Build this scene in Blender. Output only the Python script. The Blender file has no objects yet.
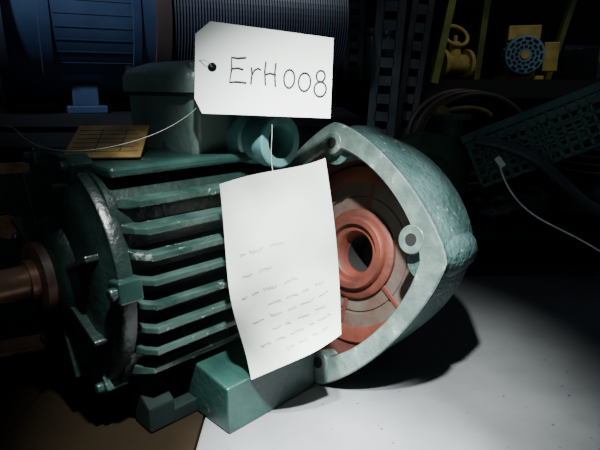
import bpy, bmesh, math, random
from mathutils import Vector, Matrix, noise
random.seed(4)
S=bpy.context.scene; COL=S.collection

# ---------------- materials ----------------
def mat(name,c1,c2=None,rough=.6,metal=0,scale=12,bump=0,bscale=60,detail=6,lo=.35,hi=.65,spec=.5,coat=0,wear=None):
    m=bpy.data.materials.new(name); m.use_nodes=True
    nt=m.node_tree; b=nt.nodes['Principled BSDF']
    b.inputs['Roughness'].default_value=rough; b.inputs['Metallic'].default_value=metal
    b.inputs['Specular IOR Level'].default_value=spec
    b.inputs['Coat Weight'].default_value=coat
    tc=nt.nodes.new('ShaderNodeTexCoord')
    n=nt.nodes.new('ShaderNodeTexNoise'); n.inputs['Scale'].default_value=scale; n.inputs['Detail'].default_value=detail
    nt.links.new(tc.outputs['Object'],n.inputs['Vector'])
    r=nt.nodes.new('ShaderNodeValToRGB')
    r.color_ramp.elements[0].position=lo; r.color_ramp.elements[1].position=hi
    c2=c2 or tuple(x*.6 for x in c1)
    r.color_ramp.elements[0].color=(*c2,1); r.color_ramp.elements[1].color=(*c1,1)
    nt.links.new(n.outputs['Fac'],r.inputs['Fac']); last=r.outputs['Color']
    if wear:
        n3=nt.nodes.new('ShaderNodeTexNoise'); n3.inputs['Scale'].default_value=wear[1]; n3.inputs['Detail'].default_value=8; n3.inputs['Roughness'].default_value=.7
        nt.links.new(tc.outputs['Object'],n3.inputs['Vector'])
        r3=nt.nodes.new('ShaderNodeValToRGB'); r3.color_ramp.elements[0].position=wear[2]; r3.color_ramp.elements[1].position=wear[2]+.03
        nt.links.new(n3.outputs['Fac'],r3.inputs['Fac'])
        m3=nt.nodes.new('ShaderNodeMixRGB'); m3.inputs[2].default_value=(*wear[0],1)
        nt.links.new(r3.outputs['Color'],m3.inputs[0]); nt.links.new(last,m3.inputs[1]); last=m3.outputs[0]
    nt.links.new(last,b.inputs['Base Color'])
    if bump:
        n2=nt.nodes.new('ShaderNodeTexNoise'); n2.inputs['Scale'].default_value=bscale; n2.inputs['Detail'].default_value=4
        nt.links.new(tc.outputs['Object'],n2.inputs['Vector'])
        bp=nt.nodes.new('ShaderNodeBump'); bp.inputs['Strength'].default_value=bump; bp.inputs['Distance'].default_value=.004
        nt.links.new(n2.outputs['Fac'],bp.inputs['Height']); nt.links.new(bp.outputs['Normal'],b.inputs['Normal'])
    return m
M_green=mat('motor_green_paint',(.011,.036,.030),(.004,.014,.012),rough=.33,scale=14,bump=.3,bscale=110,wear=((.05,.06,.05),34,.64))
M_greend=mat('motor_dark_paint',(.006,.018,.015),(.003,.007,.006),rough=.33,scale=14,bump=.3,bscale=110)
M_footd=mat('shaded_foot_paint',(.004,.010,.009),(.002,.005,.004),rough=.8,scale=14,spec=.15)  # shade around the front feet put into a darker, duller paint colour
M_fin=mat('fin_paint',(.026,.048,.041),(.008,.020,.017),rough=.2,scale=24,bump=.2,bscale=110,wear=((.13,.15,.135),40,.62))
M_teal=mat('gland_teal',(.08,.20,.20),(.05,.13,.13),rough=.3,scale=20)
M_box=mat('terminal_box_paint',(.085,.13,.115),(.045,.072,.064),rough=.33,scale=8,bump=.2,bscale=110)
M_cast=mat('cast_greygreen',(.070,.128,.122),(.032,.064,.061),rough=.36,scale=18,bump=.9,bscale=130,wear=((.17,.22,.21),60,.62))
M_rim=mat('machined_rim',(.13,.175,.16),(.065,.095,.085),rough=.36,scale=34,bump=.35,bscale=110,wear=((.27,.30,.27),35,.60))
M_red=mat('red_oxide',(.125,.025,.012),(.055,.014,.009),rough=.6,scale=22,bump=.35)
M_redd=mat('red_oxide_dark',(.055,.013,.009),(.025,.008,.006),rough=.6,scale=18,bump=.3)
M_inner=mat('inner_grey_primer',(.085,.072,.06),(.07,.035,.026),rough=.6,scale=22,bump=.35)
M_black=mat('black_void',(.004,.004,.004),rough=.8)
M_rust=mat('rusty_shaft',(.34,.19,.12),(.14,.07,.045),rough=.35,metal=.5,scale=30)
M_rustd=mat('rusty_dark',(.10,.055,.035),(.03,.02,.015),rough=.5,metal=.3,scale=30)
M_plate=mat('brass_nameplate',(.26,.17,.055),(.12,.075,.027),rough=.4,metal=.2,scale=30)
M_bolt=mat('bolt_steel',(.16,.2,.19),(.08,.1,.1),rough=.35,metal=.5)
M_paper=mat('paper_card',(.86,.88,.84),(.74,.77,.73),rough=.8,scale=6,spec=.2)
M_ink=mat('ink',(.01,.01,.015),rough=.6)
M_pencil=mat('pencil_grey',(.20,.23,.22),rough=.8)
M_wire=mat('wire_pale',(.24,.25,.22),rough=.4)
M_blue=mat('blue_motor_paint',(.045,.078,.15),(.028,.05,.10),rough=.38,scale=7,bump=.1)
M_blued=mat('blue_dark',(.045,.052,.075),(.028,.032,.048),rough=.42)
M_brown=mat('brown_band',(.08,.055,.05),rough=.6)
M_yel=mat('yellow_paint',(.50,.40,.10),(.28,.21,.05),rough=.5,scale=20)
M_lgreen=mat('rack_yellowgreen',(.20,.26,.05),(.10,.14,.03),rough=.5)
M_bluep=mat('pale_blue_plastic',(.14,.32,.46),(.07,.17,.28),rough=.5)
M_crate=mat('crate_teal_plastic',(.08,.18,.155),(.05,.12,.10),rough=.5,scale=8)
M_rack=mat('rack_grey_steel',(.085,.10,.105),(.04,.05,.055),rough=.4,metal=.3,scale=10)
M_rackd=mat('stand_dark_steel',(.012,.013,.015),(.006,.007,.008),rough=.6,metal=.2,scale=10)
M_rubber=mat('black_rubber',(.026,.026,.028),(.011,.011,.012),rough=.42,bump=.4,bscale=30)
M_belt=mat('brown_belt',(.06,.045,.034),(.028,.022,.016),rough=.5)
M_wood=mat('dark_wood',(.012,.0075,.003),(.005,.003,.0015),rough=.9,scale=5,spec=.1)
M_gcast=mat('green_pump_paint',(.04,.12,.06),(.02,.05,.03),rough=.5)
M_hose=mat('blue_grey_hose',(.05,.07,.08),(.03,.045,.05),rough=.45)
M_wall=mat('wall_dark',(.012,.012,.014),(.006,.006,.007),rough=.9,scale=2)
M_floor=mat('floor_concrete',(.03,.03,.03),(.015,.015,.015),rough=.9,scale=3)
M_bench=mat('bench_top_grey',(.125,.128,.132),(.078,.080,.084),rough=.40,metal=.0,scale=5,bump=.08,bscale=220,detail=12,spec=.4)
nt=M_bench.node_tree; b=nt.nodes['Principled BSDF']
v=nt.nodes.new('ShaderNodeTexNoise'); v.inputs['Scale'].default_value=110; v.inputs['Detail'].default_value=2
rr=nt.nodes.new('ShaderNodeValToRGB'); rr.color_ramp.elements[0].position=.24; rr.color_ramp.elements[1].position=.30
rr.color_ramp.elements[0].color=(.3,.3,.3,1); rr.color_ramp.elements[1].color=(1,1,1,1)
mx=nt.nodes.new('ShaderNodeMixRGB'); mx.blend_type='MULTIPLY'; mx.inputs['Fac'].default_value=1
tc=[n for n in nt.nodes if n.type=='TEX_COORD'][0]
nt.links.new(tc.outputs['Object'],v.inputs['Vector']); nt.links.new(v.outputs['Fac'],rr.inputs['Fac'])
src=b.inputs['Base Color'].links[0].from_socket
nt.links.new(src,mx.inputs[1]); nt.links.new(rr.outputs['Color'],mx.inputs[2]); nt.links.new(mx.outputs[0],b.inputs['Base Color'])
M_thin=mat('thin_paper',(.80,.84,.76),(.70,.74,.66),rough=.6,scale=6,spec=.3,bump=.2,bscale=18)
nt=M_thin.node_tree; b=nt.nodes['Principled BSDF']; out=[n for n in nt.nodes if n.type=='OUTPUT_MATERIAL'][0]
tr=nt.nodes.new('ShaderNodeBsdfTranslucent'); tr.inputs['Color'].default_value=(.75,.82,.7,1)
ms=nt.nodes.new('ShaderNodeMixShader'); ms.inputs[0].default_value=.3
nt.links.new(b.outputs[0],ms.inputs[1]); nt.links.new(tr.outputs[0],ms.inputs[2]); nt.links.new(ms.outputs[0],out.inputs['Surface'])

# ---------------- mesh helpers ----------------
def obj(name,bm,m,parent=None,smooth=False,bevel=0,loc=None,rot=None,seg=2):
    bmesh.ops.recalc_face_normals(bm,faces=bm.faces)
    me=bpy.data.meshes.new(name); bm.to_mesh(me); bm.free()
    for x in (m if isinstance(m,list) else [m]): me.materials.append(x)
    o=bpy.data.objects.new(name,me); COL.objects.link(o)
    if parent: o.parent=parent
    if loc: o.location=loc
    if rot: o.rotation_euler=rot
    if bevel:
        md=o.modifiers.new('b','BEVEL'); md.width=bevel; md.segments=seg; md.limit_method='ANGLE'; md.angle_limit=.6
    if smooth:
        for p in me.polygons: p.use_smooth=True
        try:
            me.set_sharp_from_angle(angle=.7)
        except Exception: pass
    return o
def empty(name,loc=(0,0,0),rot=(0,0,0)):
    e=bpy.data.objects.new(name,None); e.location=loc; e.rotation_euler=rot; e.empty_display_size=.05; COL.objects.link(e); return e
def abox(bm,x0,x1,y0,y1,z0,z1,mtx=None,mi=0):
    r=bmesh.ops.create_cube(bm,size=1)
    for v in r['verts']:
        v.co=Vector(((x0+x1)/2+v.co.x*(x1-x0),(y0+y1)/2+v.co.y*(y1-y0),(z0+z1)/2+v.co.z*(z1-z0)))
        if mtx: v.co=mtx@v.co
    for f in {f for v in r['verts'] for f in v.link_faces}: f.material_index=mi
def acyl(bm,p0,p1,r0,r1=None,seg=24,mi=0,cap=True):
    r1=r0 if r1 is None else r1
    p0=Vector(p0);p1=Vector(p1);d=p1-p0
    q=Vector((0,0,1)).rotation_difference(d.normalized()).to_matrix().to_4x4()
    r=bmesh.ops.create_cone(bm,cap_ends=cap,segments=seg,radius1=r0,radius2=r1,depth=d.length,matrix=Matrix.Translation((p0+p1)/2)@q)
    for f in {f for v in r['verts'] for f in v.link_faces}: f.material_index=mi
def loft(bm,rings,cap0=True,cap1=True,mis=None):
    vs=[[bm.verts.new(p) for p in r] for r in rings]; n=len(rings[0])
    for i in range(len(vs)-1):
        for j in range(n):
            f=bm.faces.new((vs[i][j],vs[i][(j+1)%n],vs[i+1][(j+1)%n],vs[i+1][j]))
            if mis: f.material_index=mis[i]
    if cap0: bm.faces.new(vs[0])
    if cap1: 
        f=bm.faces.new(vs[-1]); 
        if mis: f.material_index=mis[-1]
def lathe(bm,prof,seg=48,cy=0,cz=0,cap0=True,cap1=True,mis=None):
    loft(bm,[[ (x,cy+r*math.cos(2*math.pi*j/seg),cz+r*math.sin(2*math.pi*j/seg)) for j in range(seg)] for x,r in prof],cap0,cap1,mis)
def tube(name,pts,rad,m,parent=None,smooth=True,cyc=False):
    cu=bpy.data.curves.new(name,'CURVE'); cu.dimensions='3D'; cu.bevel_depth=rad; cu.bevel_resolution=3
    sp=cu.splines.new('NURBS' if smooth else 'POLY'); sp.points.add(len(pts)-1)
    for i,p in enumerate(pts): sp.points[i].co=(*p,1)
    if smooth: sp.order_u=min(4,len(pts)); sp.use_endpoint_u=not cyc
    sp.use_cyclic_u=cyc
    t=bpy.data.objects.new(name+'_t',cu); COL.objects.link(t)
    bpy.context.view_layer.update()
    me=bpy.data.meshes.new_from_object(t.evaluated_get(bpy.context.evaluated_depsgraph_get()))
    bpy.data.objects.remove(t)
    me.materials.clear(); me.materials.append(m)
    for p in me.polygons: p.use_smooth=True
    o=bpy.data.objects.new(name,me); COL.objects.link(o)
    if parent: o.parent=parent
    return o

# ---------------- room ----------------
bm=bmesh.new(); abox(bm,-2.5,3,-1.2,3.6,-.9,-.85); obj('floor',bm,M_floor)
bm=bmesh.new(); abox(bm,-2.5,3,3.6,3.7,-.85,2.2); obj('wall_back',bm,M_wall)
bm=bmesh.new(); abox(bm,-2.6,-2.5,-1.2,3.6,-.85,2.2); obj('wall_left',bm,M_wall)

# ---------------- workbench ----------------
wb=empty('workbench')
bm=bmesh.new(); abox(bm,-.125,1.15,.18,1.12,-.02,0); obj('top_sheet',bm,M_bench,wb,bevel=.003)
bm=bmesh.new()
for k in range(3): abox(bm,-.85+k*.2413,-.85+(k+1)*.2413-.0015,.18,1.12,-.02,-.0005)
obj('wood_top',bm,M_wood,wb,bevel=.001)
bm=bmesh.new()
for x in (-.8,1.08):
    for y in (.22,1.05): abox(bm,x-.025,x+.025,y-.025,y+.025,-.85,-.07)
abox(bm,-.82,1.1,.2,.24,-.08,-.0205); abox(bm,-.82,1.1,1.03,1.07,-.08,-.0205)
obj('legs',bm,M_rack,wb)

# ---------------- main electric motor ----------------
mo=empty('electric_motor',(-.27,.657,0),(0,0,math.radians(45)))
AZ=.19
def prof(hw,hz,rc,n=8,zc=AZ):
    pts=[]
    for cx,cz,a0 in ((hw-rc,hz-rc,0),(-hw+rc,hz-rc,90),(-hw+rc,-hz+rc,180),(hw-rc,-hz+rc,270)):
        for i in range(n+1):
            a=math.radians(a0+90*i/n); pts.append((cx+rc*math.cos(a),zc+cz+rc*math.sin(a)))
    return pts
bm=bmesh.new()
loft(bm,[[(x,y,z) for y,z in prof(.122,.135,.06)] for x in (-.03,.235)])
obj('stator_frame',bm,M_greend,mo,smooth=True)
bm=bmesh.new()
for s in (-1,1):
    for i in range(8):
        z=.090+i*.0292; dz=abs(z-AZ)
        yo=.157-1.6*max(0,dz-.04)**2*3
        a=[(-.022,.118),(-.014,yo-.012),(-.004,yo),(.222,yo),(.232,yo-.01),(.235,.118)]
        hs=lambda y: .0042 if y>.13 else .0060
        top=[bm.verts.new((x,s*y,z+hs(y))) for x,y in a]
        bot=[bm.verts.new((x,s*y,z-hs(y))) for x,y in a]
        bm.faces.new(top); bm.faces.new(bot[::-1])
        for k in range(6): bm.faces.new((top[k],bot[k],bot[(k+1)%6],top[(k+1)%6]))
obj('side_fins',bm,M_fin,mo,bevel=.0016)
bm=bmesh.new(); abox(bm,-.025,.235,-.116,.116,.322,.334); obj('top_deck',bm,M_green,mo,bevel=.004)
# sloped nameplate on its bracket
NP=Matrix.Translation((.022,-.020,.3515))@Matrix.Rotation(math.radians(-38),4,'Z')@Matrix.Rotation(math.radians(20),4,'X')
bm=bmesh.new(); abox(bm,-.045,.045,-.045,.045,0,.003,NP); obj('nameplate',bm,M_plate,mo,bevel=.001)
bm=bmesh.new(); abox(bm,-.040,.040,.0,.040,-.022,-.0005,NP); abox(bm,-.040,.040,-.040,0,-.006,-.0005,NP); obj('nameplate_bracket',bm,M_greend,mo)
bm=bmesh.new()
for k in range(6): abox(bm,-.040,.040-.006*(k%3),-.032+.012*k,-.0312+.012*k,.003,.0033,NP)
abox(bm,-.012,-.011,-.032,.03,.003,.0033,NP); abox(bm,.018,.019,-.032,.03,.003,.0033,NP)
obj('nameplate_lines',bm,M_greend,mo)
OX=-.026
def L(p): return [(x*.55+OX,r) for x,r in p]
bm=bmesh.new()
lathe(bm,L([(0.004,.150),(-.022,.152),(-.028,.150),(-.030,.140),(-.042,.132),(-.052,.115),(-.050,.075),(-.070,.066),(-.078,.05),(-.080,.026)]),64,0,AZ)
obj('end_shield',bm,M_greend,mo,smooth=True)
bm=bmesh.new()
for k in range(8):
    a=math.radians(22.5+45*k); R=Matrix.Translation((OX,0,AZ))@Matrix.Rotation(a,4,'X')
    abox(bm,-.038,-.015,-.004,.004,.062,.132,R)
obj('shield_ribs',bm,M_greend,mo,bevel=.002)
bm=bmesh.new()
for a in (84,22,144,-84,-22,-144):
    ar=math.radians(a); R=Matrix.Translation((OX,0,AZ))@Matrix.Rotation(ar,4,'X')
    abox(bm,-.022,.006,-.013,.013,.138,.162,R)
    acyl(bm,R@Vector((-.030,0,.153)),R@Vector((-.020,0,.153)),.008,seg=6)
obj('shield_lugs',bm,M_green,mo,bevel=.0025)
bm=bmesh.new()
lathe(bm,L([(-.079,.046),(-.098,.046),(-.10,.040),(-.10,.024)]),40,0,AZ); obj('bearing_cap',bm,M_rustd,mo,smooth=True)
bm=bmesh.new()
lathe(bm,[(-.080,.026),(-.090,.026),(-.090,.0205),(-.185,.0205),(-.188,.017)],32,0,AZ)
obj('shaft',bm,M_rust,mo,smooth=True)
bm=bmesh.new(); abox(bm,-.18,-.12,-.004,.004,AZ+.0165,AZ+.025); obj('shaft_key',bm,M_bolt,mo)
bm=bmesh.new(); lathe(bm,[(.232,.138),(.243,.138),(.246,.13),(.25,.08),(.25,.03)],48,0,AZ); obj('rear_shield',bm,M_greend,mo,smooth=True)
# feet
def footmesh(spec):
    bm=bmesh.new()
    for s in (-1,1):
        u0,u1,yo,h,dh=spec
        ys=(s*yo,s*.09); vs=[]
        for u in (u0,u1):
            vs.append([bm.verts.new((u,ys[0],0)),bm.verts.new((u,ys[0],h)),bm.verts.new((u,ys[1]+s*.02,h+.012)),bm.verts.new((u,ys[1],h+dh)),bm.verts.new((u,ys[1],0))])
        bm.faces.new(vs[0]); bm.faces.new(vs[1][::-1])
        for k in range(5): bm.faces.new((vs[0][k],vs[0][(k+1)%5],vs[1][(k+1)%5],vs[1][k]))
    return bm
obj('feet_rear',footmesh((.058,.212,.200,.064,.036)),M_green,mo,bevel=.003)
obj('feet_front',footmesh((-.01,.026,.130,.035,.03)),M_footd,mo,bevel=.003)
bm=bmesh.new()
for s in (-1,1):
    y0,y1=sorted((s*.13,s*.09)); abox(bm,.024,.060,y0,y1,0,.020)
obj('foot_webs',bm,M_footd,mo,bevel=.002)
# terminal box
bm=bmesh.new()
def rr_ring(x0,x1,y0,y1,z,rc,n=5):
    pts=[]
    for cx,cy,a0 in ((x1-rc,y1-rc,0),(x0+rc,y1-rc,90),(x0+rc,y0+rc,180),(x1-rc,y0+rc,270)):
        for i in range(n+1):
            a=math.radians(a0+90*i/n); pts.append((cx+rc*math.cos(a),cy+rc*math.sin(a),z))
    return pts
loft(bm,[rr_ring(.108,.235,-.08,.075,.330,.012),rr_ring(.104,.24,-.088,.08,.348,.012),rr_ring(.102,.243,-.09,.082,.412,.012)])
obj('terminal_box',bm,M_box,mo,smooth=True)
bm=bmesh.new()
loft(bm,[rr_ring(.096,.249,-.096,.088,.412,.014),rr_ring(.096,.249,-.096,.088,.432,.014),rr_ring(.102,.243,-.09,.082,.443,.014),rr_ring(.125,.22,-.065,.057,.452,.014)])
obj('terminal_box_lid',bm,M_box,mo,smooth=True)
bm=bmesh.new()
for x in (.108,.237):
    for y in (-.084,.076): acyl(bm,(x,y,.436),(x,y,.448),.006,seg=6)
obj('lid_screws',bm,M_bolt,mo)
bm=bmesh.new()
seg=40
def yl(prof):
    loft(bm,[[(.19+r*math.cos(2*math.pi*j/seg),y,.350+r*math.sin(2*math.pi*j/seg)) for j in range(seg)] for y,r in prof],True,True,mis)
mis=[0]*8+[1]
yl([(-.085,.036),(-.11,.034),(-.112,.030),(-.135,.030),(-.137,.0345),(-.156,.0345),(-.158,.0325),(-.158,.0225),(-.10,.021)])
obj('cable_gland',bm,[M_teal,M_black],mo,smooth=True)
bm=bmesh.new(); acyl(bm,(.21,-.112,.29),(.21,-.14,.29),.012,seg=20)
obj('earth_boss',bm,M_bolt,mo,bevel=.001)

# ---------------- open bell casting (end housing) ----------------
T=math.radians(14.5); roll=math.radians(9); K=.94
d=Vector((.707,.707,0)); nn=Vector((.707,-.707,0))
X=(d*math.cos(T)+Vector((0,0,-math.sin(T)))).normalized(); Y=-nn; Z=X.cross(Y)
B=Matrix(((X.x,Y.x,Z.x,0),(X.y,Y.y,Z.y,0),(X.z,Y.z,Z.z,0),(0,0,0,1)))@Matrix.Rotation(-roll,4,'X')
def dia(R,p,th):
    c=abs(math.cos(th)); s=abs(math.sin(th)); return R*(c**p+s**p)**(-1/p)
N=128
def ring(x,R,p,up=0): return [(x,dia(R*K,p,2*math.pi*j/N)*math.cos(2*math.pi*j/N),up+dia(R*K,p,2*math.pi*j/N)*math.sin(2*math.pi*j/N)) for j in range(N)]
bm=bmesh.new()
secs=[(.172,.05,2,.03),(.172,.10,2,.03),(.166,.130,1.9,.029),(.151,.158,1.8,.028),(.124,.178,1.65,.024),(.085,.190,1.5,.017),(.04,.195,1.4,.007),(.017,.195,1.36),(.014,.202,1.36),(.002,.204,1.36),(0,.202,1.36),
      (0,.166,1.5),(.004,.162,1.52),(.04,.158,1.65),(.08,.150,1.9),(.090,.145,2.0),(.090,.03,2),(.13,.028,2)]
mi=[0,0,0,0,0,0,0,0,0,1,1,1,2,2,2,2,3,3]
loft(bm,[ring(*s) for s in secs],True,True,mi)
zmin=min((B@v.co).z for v in bm.verts)
hb=empty('motor_end_housing')
hb.matrix_world=Matrix.Translation((.037,.722,-zmin+.0005))@B
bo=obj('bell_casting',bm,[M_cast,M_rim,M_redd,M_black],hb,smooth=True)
bm=bmesh.new()
lathe(bm,[(.0905,.139),(.074,.139),(.071,.136),(.071,.116),(.073,.113),(.0905,.113)],72,cap0=False,cap1=False)
lathe(bm,[(.0905,.072),(.072,.070),(.069,.066),(.069,.058),(.064,.057),(.061,.054),(.061,.046),(.068,.043),(.068,.036),(.071,.033),(.0905,.030)],64,cap0=False,cap1=False)
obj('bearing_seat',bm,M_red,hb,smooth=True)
bm=bmesh.new()
lathe(bm,[(.0899,.114),(.077,.1135),(.076,.094),(.079,.093),(.079,.090),(.077,.089),(.077,.070),(.0899,.0695)],64,cap0=False,cap1=False)
obj('inner_web',bm,M_inner,hb,smooth=True)
bm=bmesh.new()
for k in range(6):
    R=Matrix.Rotation(math.radians(60*k+12),4,'X'); abox(bm,.0745,.078,-.0035,.0035,.066,.115,R)
obj('inner_ribs',bm,M_red,hb,bevel=.001)
bm=bmesh.new(); bm2=bmesh.new()
for ang,rb,rr_ in ((0,.160,.017),(80,.144,.019),(180,.160,.017),(270,.158,.017)):
    R=Matrix.Rotation(math.radians(ang),4,'X')
    acyl(bm,R@Vector((-.0012,0,rb)),R@Vector((.03,0,rb)),rr_,seg=28)
    acyl(bm2,R@Vector((-.0018,0,rb)),R@Vector((-.0005,0,rb)),.0082,seg=24)
obj('bolt_bosses',bm,M_rim,hb,bevel=.0015,smooth=True); obj('bolt_holes',bm2,M_black,hb)
bm=bmesh.new()
for k in (0,1,3):
    R=Matrix.Rotation(math.radians(90*k),4,'X')
    loft(bm,[[R@Vector((x,w*math.cos(a),z+hh*math.sin(a)))+Vector((0,0,up)) for a in [2*math.pi*i/20 for i in range(20)]] for x,w,z,hh,up in ((.012,.026,.156,.026,0),(.05,.030,.162,.028,.007),(.095,.027,.161,.026,.018),(.135,.014,.146,.016,.024))])
obj('corner_pads',bm,M_cast,hb,smooth=True)

# ---------------- numbered tag ----------------
def plate2d(name,outer,hole,th,m):
    cu=bpy.data.curves.new(name,'CURVE'); cu.dimensions='2D'; cu.fill_mode='BOTH'; cu.extrude=th
    for pts in (outer,hole):
        sp=cu.splines.new('POLY'); sp.points.add(len(pts)-1); sp.use_cyclic_u=True
        for i,p in enumerate(pts): sp.points[i].co=(p[0],p[1],0,1)
    t=bpy.data.objects.new('t',cu); COL.objects.link(t); bpy.context.view_layer.update()
    me=bpy.data.meshes.new_from_object(t.evaluated_get(bpy.context.evaluated_depsgraph_get())); bpy.data.objects.remove(t)
    me.materials.clear(); me.materials.append(m)
    o=bpy.data.objects.new(name,me); COL.objects.link(o); return o
hole=[(-.061+.0055*math.cos(a),.003+.0055*math.sin(a)) for a in [2*math.pi*i/20 for i in range(20)]]
tag=plate2d('hanging_tag',[(-.083,.040),(-.080,-.035),(-.070,-.052),(.084,-.047),(.081,.047),(-.066,.056)],hole,.0005,M_paper)
tag.location=(-.044,.647,.434); tag.rotation_euler=(math.radians(80),math.radians(4),0)
def strokes(name,lines,rad,parent,m,z=.0009):
    cu=bpy.data.curves.new(name,'CURVE'); cu.dimensions='3D'; cu.bevel_depth=rad; cu.bevel_resolution=1
    for pts in lines:
        sp=cu.splines.new('POLY'); sp.points.add(len(pts)-1)
        for i,p in enumerate(pts): sp.points[i].co=(p[0],p[1],z,1)
    t=bpy.data.objects.new('t',cu); COL.objects.link(t); bpy.context.view_layer.update()
    me=bpy.data.meshes.new_from_object(t.evaluated_get(bpy.context.evaluated_depsgraph_get())); bpy.data.objects.remove(t)
    me.materials.clear(); me.materials.append(m)
    o=bpy.data.objects.new(name,me); COL.objects.link(o); o.parent=parent; return o
def arc(cx,cy,rx,ry,a0=0,a1=360,n=18): return [(cx+rx*math.cos(math.radians(a0+(a1-a0)*i/n)),cy+ry*math.sin(math.radians(a0+(a1-a0)*i/n))) for i in range(n+1)]
E=[[(-.021,.017),(-.031,.0155),(-.0385,.0162),(-.0378,.002),(-.0392,-.013),(-.030,-.0118),(-.019,-.0125)],[(-.038,.003),(-.030,.0042),(-.0235,.0028)]]
r_=[[(-.0145,.006),(-.0132,-.002),(-.0138,-.013)],[(-.0134,-.003),(-.0105,.003),(-.0065,.0055),(-.003,.004)]]
H=[[(.0025,.014),(.0018,.002),(.0035,-.013)],[(.0145,.013),(.0138,.0),(.0155,-.014)],[(.0015,-.0015),(.008,.0008),(.0155,-.0005)]]
O1=[arc(.0315,-.004,.0064,.0108,70,440)]; O2=[arc(.050,-.0065,.0072,.0108,100,475)]
Eg=[arc(.0688,.0018,.0052,.0066,60,425),arc(.0692,-.0135,.0072,.0088,95,460)]
strokes('lettering',E+r_+H+O1+O2+Eg,.00105,tag,M_ink)
tube('tag_string',[(-.061,.003,.001),(-.066,.010,.012),(-.075,.012,.006),(-.092,.008,-.02)],.0004,M_wire,tag)

# ---------------- hanging paper sheet ----------------
c00=Vector((-.093,.588,.310)); c10=Vector((.029,.594,.343)); c01=Vector((-.061,.572,.064)); c11=Vector((.050,.576,.131))
def SP(u,v):
    p=(c00*(1-u)+c10*u)*(1-v)+(c01*(1-u)+c11*u)*v
    cr_=noise.noise(Vector((u*3,v*4,2.0)))*.004
    p=p+Vector((-.006*math.sin(math.pi*v)*(1-u)+.004*math.sin(math.pi*v)*u, -.020*math.sin(math.pi*u)*(1-.3*v)+.010*math.sin(2.6*math.pi*v+.5)*(1-u)+cr_, .003*math.sin(5*u)))
    return p
bm=bmesh.new(); G=60
g=[[bm.verts.new(SP(i/G,j/G)) for i in range(G+1)] for j in range(G+1)]
for j in range(G):
    for i in range(G): bm.faces.new((g[j][i],g[j][i+1],g[j+1][i+1],g[j+1][i]))
sheet=obj('paper_note',bm,M_thin,smooth=True)
cu=bpy.data.curves.new('w','CURVE'); cu.dimensions='3D'; cu.bevel_depth=.00035; cu.bevel_resolution=1
def nrm(u,v): 
    a=SP(u+.01,v)-SP(u,v); b_=SP(u,v+.01)-SP(u,v); n_=a.cross(b_).normalized()
    return n_ if n_.y<0 else -n_
for r,(v0,ua,ub) in enumerate([(.36,.12,.45),(.46,.12,.40),(.56,.10,.55),(.64,.30,.85),(.71,.14,.88),(.78,.3,.85),(.85,.15,.85),(.915,.40,.9)]):
    u=ua+random.uniform(0,.05)
    while u<ub:
        Ln=random.uniform(.05,.14); k=int(Ln/.0075)+3
        sp=cu.splines.new('POLY'); sp.points.add(k-1)
        ph=random.uniform(0,6); am=random.uniform(.008,.013)
        for i in range(k):
            uu=u+Ln*i/k+.004*math.sin(i*1.7); vv=v0+am*math.sin(i*2.0+ph)*random.uniform(.4,1.2)-.015*(u-ua)
            p=SP(uu,vv)+nrm(uu,vv)*.0002; sp.points[i].co=(*p,1)
        u+=Ln+random.uniform(.03,.06)
t=bpy.data.objects.new('t',cu); COL.objects.link(t); bpy.context.view_layer.update()
me=bpy.data.meshes.new_from_object(t.evaluated_get(bpy.context.evaluated_depsgraph_get())); bpy.data.objects.remove(t)
me.materials.clear(); me.materials.append(M_pencil)
o=bpy.data.objects.new('handwriting',me); COL.objects.link(o); o.parent=sheet
tube('hanging_wire',[(-.03,.578,.325),(-.035,.595,.345),(-.03,.64,.375),(-.04,.68,.387),(-.03,.72,.37)],.0004,M_wire,sheet)
tube('tie_wire',[(-.44,.78,.362),(-.38,.70,.370),(-.33,.62,.360),(-.27,.565,.349),(-.20,.575,.352),(-.14,.62,.375),(-.12,.655,.40)],.0003,M_wire,tag).matrix_parent_inverse=tag.matrix_basis.inverted()

# ---------------- big blue motor behind ----------------
st=empty('steel_stand')
bm=bmesh.new(); abox(bm,-1.3,.13,1.13,2.15,.335,.355)
for x in (-1.26,.10):
    for y in (1.16,2.11): abox(bm,x-.02,x+.02,y-.02,y+.02,-.85,.335)
abox(bm,-1.26,.08,1.14,1.17,.29,.335)
obj('stand_frame',bm,M_rackd,st)
bmoto=empty('large_blue_motor',(-.43,1.50,.603),(0,0,math.radians(27)))
bm=bmesh.new(); lathe(bm,[(-.33,.217),(-.26,.217),(-.258,.221),(-.235,.221),(-.233,.217),(-.06,.217),(-.058,.221),(-.04,.221),(-.038,.217),(.0,.217)],128); obj('body',bm,M_blue,bmoto,smooth=True)
bm=bmesh.new()
for k in range(48):
    R=Matrix.Rotation(2*math.pi*k/48,4,'X'); abox(bm,-.228,-.062,-.0012,.0012,.215,.2182,R)
obj('axial_fins',bm,M_blue,bmoto)
bm=bmesh.new(); pr=[]
for k in range(66):
    x=.03+k*.0075; pr+=[(x,.219),(x+.0035,.222),(x+.004,.213),(x+.007,.213)]
lathe(bm,pr,96); obj('ribbed_cover',bm,M_blued,bmoto,smooth=False)
bm=bmesh.new(); lathe(bm,[(-.006,.226),(.030,.226)],96); obj('joint_band',bm,M_brown,bmoto,smooth=True)
bm=bmesh.new(); lathe(bm,[(-.325,.244),(-.345,.244),(-.35,.236),(-.37,.215),(-.385,.12),(-.40,.11),(-.40,.05),(-.5,.04),(-.5,.01)],96); obj('end_bell',bm,M_blued,bmoto,smooth=True)
bm=bmesh.new()
for x in (-.17,.06,.36):
    for s in (-1,1):
        abox(bm,x-.045,x+.045,s*.12-.045,s*.12+.045,-.248,-.230); abox(bm,x-.03,x+.03,s*.10-.03,s*.10+.03,-.232,-.18)
obj('mounting_feet',bm,M_blue,bmoto,bevel=.003)

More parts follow.
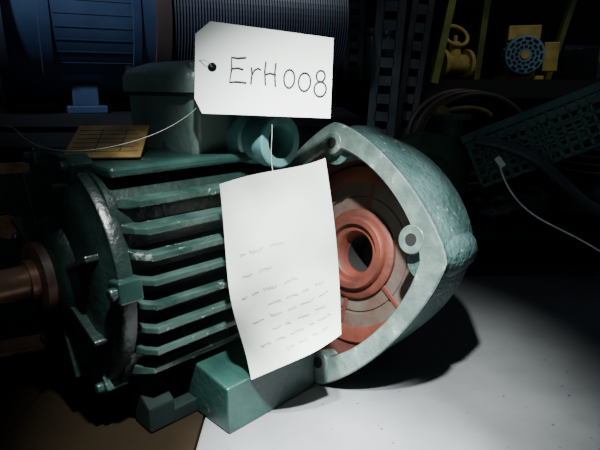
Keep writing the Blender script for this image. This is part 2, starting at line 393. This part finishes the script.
br=empty('rusty_bracket',(-.50,.80,0),(0,0,math.radians(25)))
bm=bmesh.new(); abox(bm,-.09,.09,-.004,.004,0,.30); obj('plate',bm,M_greend,br,bevel=.002)
bm=bmesh.new(); abox(bm,-.092,.092,-.007,-.0045,.285,.303); abox(bm,.08,.093,-.007,-.0045,.1,.285); abox(bm,-.09,.09,-.06,.06,0,.006); acyl(bm,(.03,-.008,.2),(.03,-.004,.2),.02)
obj('edge_trim',bm,M_rust,br,bevel=.001)
gb=empty('gearbox',(-.46,1.01,0))
bm=bmesh.new(); abox(bm,-.11,.11,-.07,.07,.012,.2); abox(bm,-.13,.13,-.09,.09,0,.014); obj('housing',bm,M_greend,gb,bevel=.012)
bm=bmesh.new(); acyl(bm,(0,-.07,.11),(0,-.1,.11),.06); acyl(bm,(0,-.1,.11),(0,-.12,.11),.015); abox(bm,-.02,.02,-.02,.02,.2,.225); obj('flange',bm,M_greend,gb,bevel=.002)

# ---------------- storage rack at right ----------------
rk=empty('storage_rack')
bm=bmesh.new()
abox(bm,.16,1.7,1.17,1.75,.07,.09); abox(bm,.18,2.0,1.78,2.4,.42,.44)
abox(bm,.18,2.0,1.78,1.80,.38,.42)
for x in (.18,1.66):
    for y in (1.19,1.73): abox(bm,x-.02,x+.02,y-.02,y+.02,-.85,.07)
obj('shelves',bm,M_rackd,rk)
bm=bmesh.new()
def upright(x,y,z0,z1,lean,w=.045):
    R=Matrix.Translation((x,y,z0))@Matrix.Rotation(lean,4,'Y'); L=z1-z0
    abox(bm,-w,-w*.45,-.002,.002,0,L,R); abox(bm,w*.45,w,-.002,.002,0,L,R); abox(bm,w-.003,w,0,.05,0,L,R)
    z=0
    while z<L: abox(bm,-w*.5,w*.5,-.002,.002,z,min(L,z+.03),R); z+=.055
upright(.25,1.70,.09,1.15,.05); upright(.33,1.76,.09,1.3,.10,.035); upright(.24,2.45,-.85,1.4,0)
upright(1.55,1.765,-.85,1.4,0)
obj('slotted_uprights',bm,M_rack,rk)
bm=bmesh.new()
abox(bm,0,.022,0,.03,0,.75,Matrix.Translation((.425,1.745,.43))@Matrix.Rotation(.16,4,'Y'))
abox(bm,0,.025,0,.03,0,.7,Matrix.Translation((.74,2.3,.44))@Matrix.Rotation(.06,4,'Y'))
abox(bm,0,.02,0,.03,0,.6,Matrix.Translation((1.0,2.2,.44))@Matrix.Rotation(.22,4,'Y'))
obj('green_braces',bm,M_lgreen,rk)

ym=empty('yellow_motor',(.82,2.02,.441),(0,0,math.radians(-15)))
bm=bmesh.new()
acyl(bm,(0,-.05,.085),(0,.12,.085),.062,seg=32)
for k in range(20):
    R=Matrix.Translation((0,0,.085))@Matrix.Rotation(2*math.pi*k/20,4,'Y'); abox(bm,-.002,.002,-.04,.11,.06,.074,R)
abox(bm,-.08,.08,-.02,.1,0,.014); abox(bm,-.05,-.03,-.02,.1,0,.06); abox(bm,.03,.05,-.02,.1,0,.06); abox(bm,-.055,.055,-.02,.08,.14,.19); abox(bm,.07,.12,-.03,.05,.03,.13)
obj('body',bm,M_yel,ym,bevel=.002)
bm=bmesh.new()
acyl(bm,(0,-.085,.085),(0,-.05,.085),.066,.07,seg=32)
obj('fan_cover',bm,M_bluep,ym,bevel=.004)
bm=bmesh.new()
for r0 in (.028,.042,.055):
    for k in range(12):
        R=Matrix.Translation((0,-.0858,.085))@Matrix.Rotation(2*math.pi*(k+r0*40)/12,4,'Y'); abox(bm,-r0*.17,r0*.17,-.001,.001,r0-.004,r0+.004,R)
obj('grille_slots',bm,M_black,ym)
bm=bmesh.new(); acyl(bm,(0,-.089,.085),(0,-.0851,.085),.014,seg=24)
obj('hub',bm,M_yel,ym)
gw=empty('yellow_valve',(.55,1.95,.441),(0,0,math.radians(20)))
bm=bmesh.new()
acyl(bm,(-.05,0,.055),(.05,0,.055),.032); acyl(bm,(-.06,0,.055),(-.045,0,.055),.05); acyl(bm,(.045,0,.055),(.06,0,.055),.05)
acyl(bm,(0,0,.07),(0,0,.13),.026,.018); acyl(bm,(0,0,.12),(0,0,.15),.008)
obj('valve_body',bm,M_yel,gw,bevel=.002)
tube('handwheel',[(.05*math.cos(a),.05*math.sin(a)*.5,.15+.035*math.sin(a)) for a in [2*math.pi*k/14 for k in range(14)]],.007,M_yel,gw,cyc=True)
yb=empty('yellow_parts_bin',(1.16,2.05,.441),(0,0,.15))
bm=bmesh.new()
abox(bm,-.12,.12,-.1,.1,0,.006); abox(bm,-.12,-.114,-.1,.1,0,.11); abox(bm,.114,.12,-.1,.1,0,.11); abox(bm,-.12,.12,.094,.1,0,.13); abox(bm,-.12,.12,-.1,-.094,0,.06)
obj('bin_shell',bm,M_blued,yb)
bm=bmesh.new()
for k in range(6): acyl(bm,(-.09+.035*k,-.05,.06),(-.08+.035*k,.06,.1),.017,seg=12)
obj('bin_contents',bm,M_yel,yb)
bb=empty('spray_cans',(.28,1.95,.441))
bm=bmesh.new()
for i,(x,y) in enumerate(((-.03,0),(.03,.01))):
    loft(bm,[[(x+r*math.cos(a),y+r*math.sin(a),z) for a in [2*math.pi*k/20 for k in range(20)]] for z,r in ((0,.024),(.13,.024),(.15,.014),(.152,.018),(.17,.018),(.175,.014))])
obj('cans',bm,M_rack,bb,smooth=True)

bl=empty('belt_coil',(.50,1.52,.095))
for i in range(12):
    R=.125+random.uniform(-.014,.014); cz=.15+random.uniform(-.008,.008)
    pts=[(-.02+R*math.cos(a)*1.15,-.08+i*.014+.012*math.sin(2*a+i),cz+.018+R*math.sin(a)) for a in [2*math.pi*k/16 for k in range(16)]]
    tube('belt_%d'%(i+1),pts,.009,M_belt,bl,cyc=True)
bl2=empty('rubber_hose_coil',(.94,1.58,.09))
for i in range(8):
    R=.15-.004*i
    tube('turn_%d'%(i+1),[(R*math.cos(a),R*math.sin(a),.016+i*.022) for a in [2*math.pi*k/16 for k in range(16)]],.012,M_rubber,bl2,cyc=True)
def sack(name,loc,sc,seed,m=M_rubber):
    bm=bmesh.new(); bmesh.ops.create_icosphere(bm,subdivisions=4,radius=1)
    for v in bm.verts:
        n_=noise.noise(v.co*1.7+Vector((seed,0,0)))*.25+noise.noise(v.co*4+Vector((0,seed,0)))*.12
        v.co*=1+n_; v.co=Vector((v.co.x*sc[0],v.co.y*sc[1],max(v.co.z,-.75)*sc[2]))
    zm=min(v.co.z for v in bm.verts)
    for v in bm.verts: v.co.z-=zm
    return obj(name,bm,m,smooth=True,loc=loc)
sack('black_sack',(.52,1.28,.0905),(.10,.07,.055),1.3)
sack('black_sack.001',(.73,1.28,.0905),(.09,.075,.06),5.1)
sack('black_sack.002',(1.06,1.29,.0905),(.14,.085,.09),8.4)
cr=empty('plastic_crate',(.625,1.27,.240),(math.radians(-12),math.radians(-24),math.radians(-14)))
bm=bmesh.new()
def lattice(o,ux,uy,nx,ny,t=.004,w=.0065):
    o=Vector(o);ux=Vector(ux);uy=Vector(uy); nz=ux.cross(uy).normalized()*t*.5
    def strip(a,b,w):
        vs=[bm.verts.new(p+q) for q in (-nz,nz) for p in (a,b,b+w,a+w)]
        for f in ((0,1,2,3),(7,6,5,4),(0,4,5,1),(1,5,6,2),(2,6,7,3),(3,7,4,0)): bm.faces.new([vs[i] for i in f])
    wy=uy.normalized()*w; wx=ux.normalized()*w
    for i in range(nx+1): strip(o+ux*i/nx-wx*(i/nx),o+ux*i/nx-wx*(i/nx)+uy,wx)
    for j in range(ny+1): strip(o+uy*j/ny-wy*(j/ny),o+uy*j/ny-wy*(j/ny)+ux,wy)
W,D_,H=.36,.24,.12
lattice((-W/2,-D_/2,0),(W,0,0),(0,0,H),16,5)
lattice((-W/2,D_/2,0),(W,0,0),(0,0,H),16,5)
lattice((-W/2,-D_/2,0),(0,D_,0),(0,0,H),11,5)
lattice((W/2,-D_/2,0),(0,D_,0),(0,0,H),11,5)
lattice((-W/2,-D_/2,0),(W,0,0),(0,D_,0),12,8,w=.014)
obj('lattice_walls',bm,M_crate,cr)
bm=bmesh.new()
for y in (-D_/2,D_/2): abox(bm,-W/2-.008,W/2+.008,y-.008,y+.008,H-.008,H+.010)
for x in (-W/2,W/2): abox(bm,x-.008,x+.008,-D_/2,D_/2,H-.008,H+.010)
obj('rim',bm,M_crate,cr,bevel=.002)
gp=empty('green_pump_casing',(.31,1.30,.0905))
bm=bmesh.new()
loft(bm,[[(r*math.cos(2*math.pi*j/seg),y,.115+r*math.sin(2*math.pi*j/seg)) for j in range(seg)] for y,r in ((-.07,.03),(-.07,.05),(-.055,.055),(-.05,.09),(-.04,.105),(.02,.105),(.04,.08),(.06,.05),(.07,.03))])
abox(bm,-.09,.09,-.03,.03,0,.02); abox(bm,-.05,.05,-.02,.02,.02,.05); acyl(bm,(.06,0,.19),(.06,0,.255),.03); acyl(bm,(.06,0,.25),(.06,0,.262),.048)
obj('volute',bm,M_gcast,gp,smooth=True)
yl_=empty('yellow_lever',(.44,1.36,.42)) 
tube('rod',[(-.07,0,-.065),(-.03,0,-.05),(.03,0,-.05),(.05,0,-.075)],.006,M_yel,yl_)
bm=bmesh.new(); acyl(bm,(-.075,-.01,-.065),(-.075,.01,-.065),.016); obj('eye',bm,M_yel,yl_)
tube('grey_hose',[(.40,1.20,.30),(.50,1.17,.29),(.58,1.15,.22),(.66,1.145,.14),(.80,1.16,.105),(.95,1.16,.104),(1.3,1.17,.104)],.014,M_hose)
wc=empty('white_cable')
tube('cable',[(.405,1.06,.275),(.41,1.05,.245),(.43,1.03,.20),(.47,1.0,.165),(.53,.97,.14),(.60,.94,.10),(.68,.93,.04),(.74,.94,.004),(.80,.96,.004)],.0018,M_paper,wc)
bm=bmesh.new(); abox(bm,-.012,.012,-.001,.001,-.006,.006,Matrix.Translation((.407,1.055,.27))@Matrix.Rotation(.9,4,'Y')); obj('cable_label',bm,M_paper,wc)

# ---------------- lights ----------------
def spot(name,loc,tgt,e,size,blend,col=(1,1,1),rad=.03):
    l=bpy.data.lights.new(name,'SPOT'); l.energy=e; l.spot_size=math.radians(size); l.spot_blend=blend; l.color=col; l.shadow_soft_size=rad
    o=bpy.data.objects.new(name,l); COL.objects.link(o); o.location=loc
    o.rotation_euler=(Vector(tgt)-Vector(loc)).to_track_quat('-Z','Y').to_euler(); return o
spot('inspection_lamp',(0.01,.22,.93),(.035,.58,.12),205,49,1,(.94,1,.98),.02)
spot('bench_hotspot',(.10,.20,.85),(.050,.49,0),420,27,1,(.95,1,1),.015)  # added narrow spot that overexposes the bench patch, no separate source
spot('motor_fill',(-.75,.0,1.2),(-.28,.72,.32),6,40,1,(.85,.95,1),.06)  # added dim fill from the left for terminal box and end shield
spot('blue_motor_fill',(-.75,.25,1.5),(-.38,1.3,.62),85,40,.9,(.75,.85,1),.06)  # added cool light, only to bring out the blue motor behind
spot('rack_fill',(.9,.9,1.7),(.75,1.85,.42),17,46,1,(1,.95,.85),.08)  # invented warm spot to brighten the yellow items on the rack
w=bpy.data.worlds.new('World'); S.world=w; w.use_nodes=True
w.node_tree.nodes['Background'].inputs[0].default_value=(.6,.75,.9,1); w.node_tree.nodes['Background'].inputs[1].default_value=.07

cam=bpy.data.cameras.new('Camera'); co=bpy.data.objects.new('Camera',cam); COL.objects.link(co)
co.location=(0,0,.42); co.rotation_euler=(math.radians(75),0,0); cam.sensor_width=36; cam.lens=31.2; cam.clip_start=.01
S.camera=co
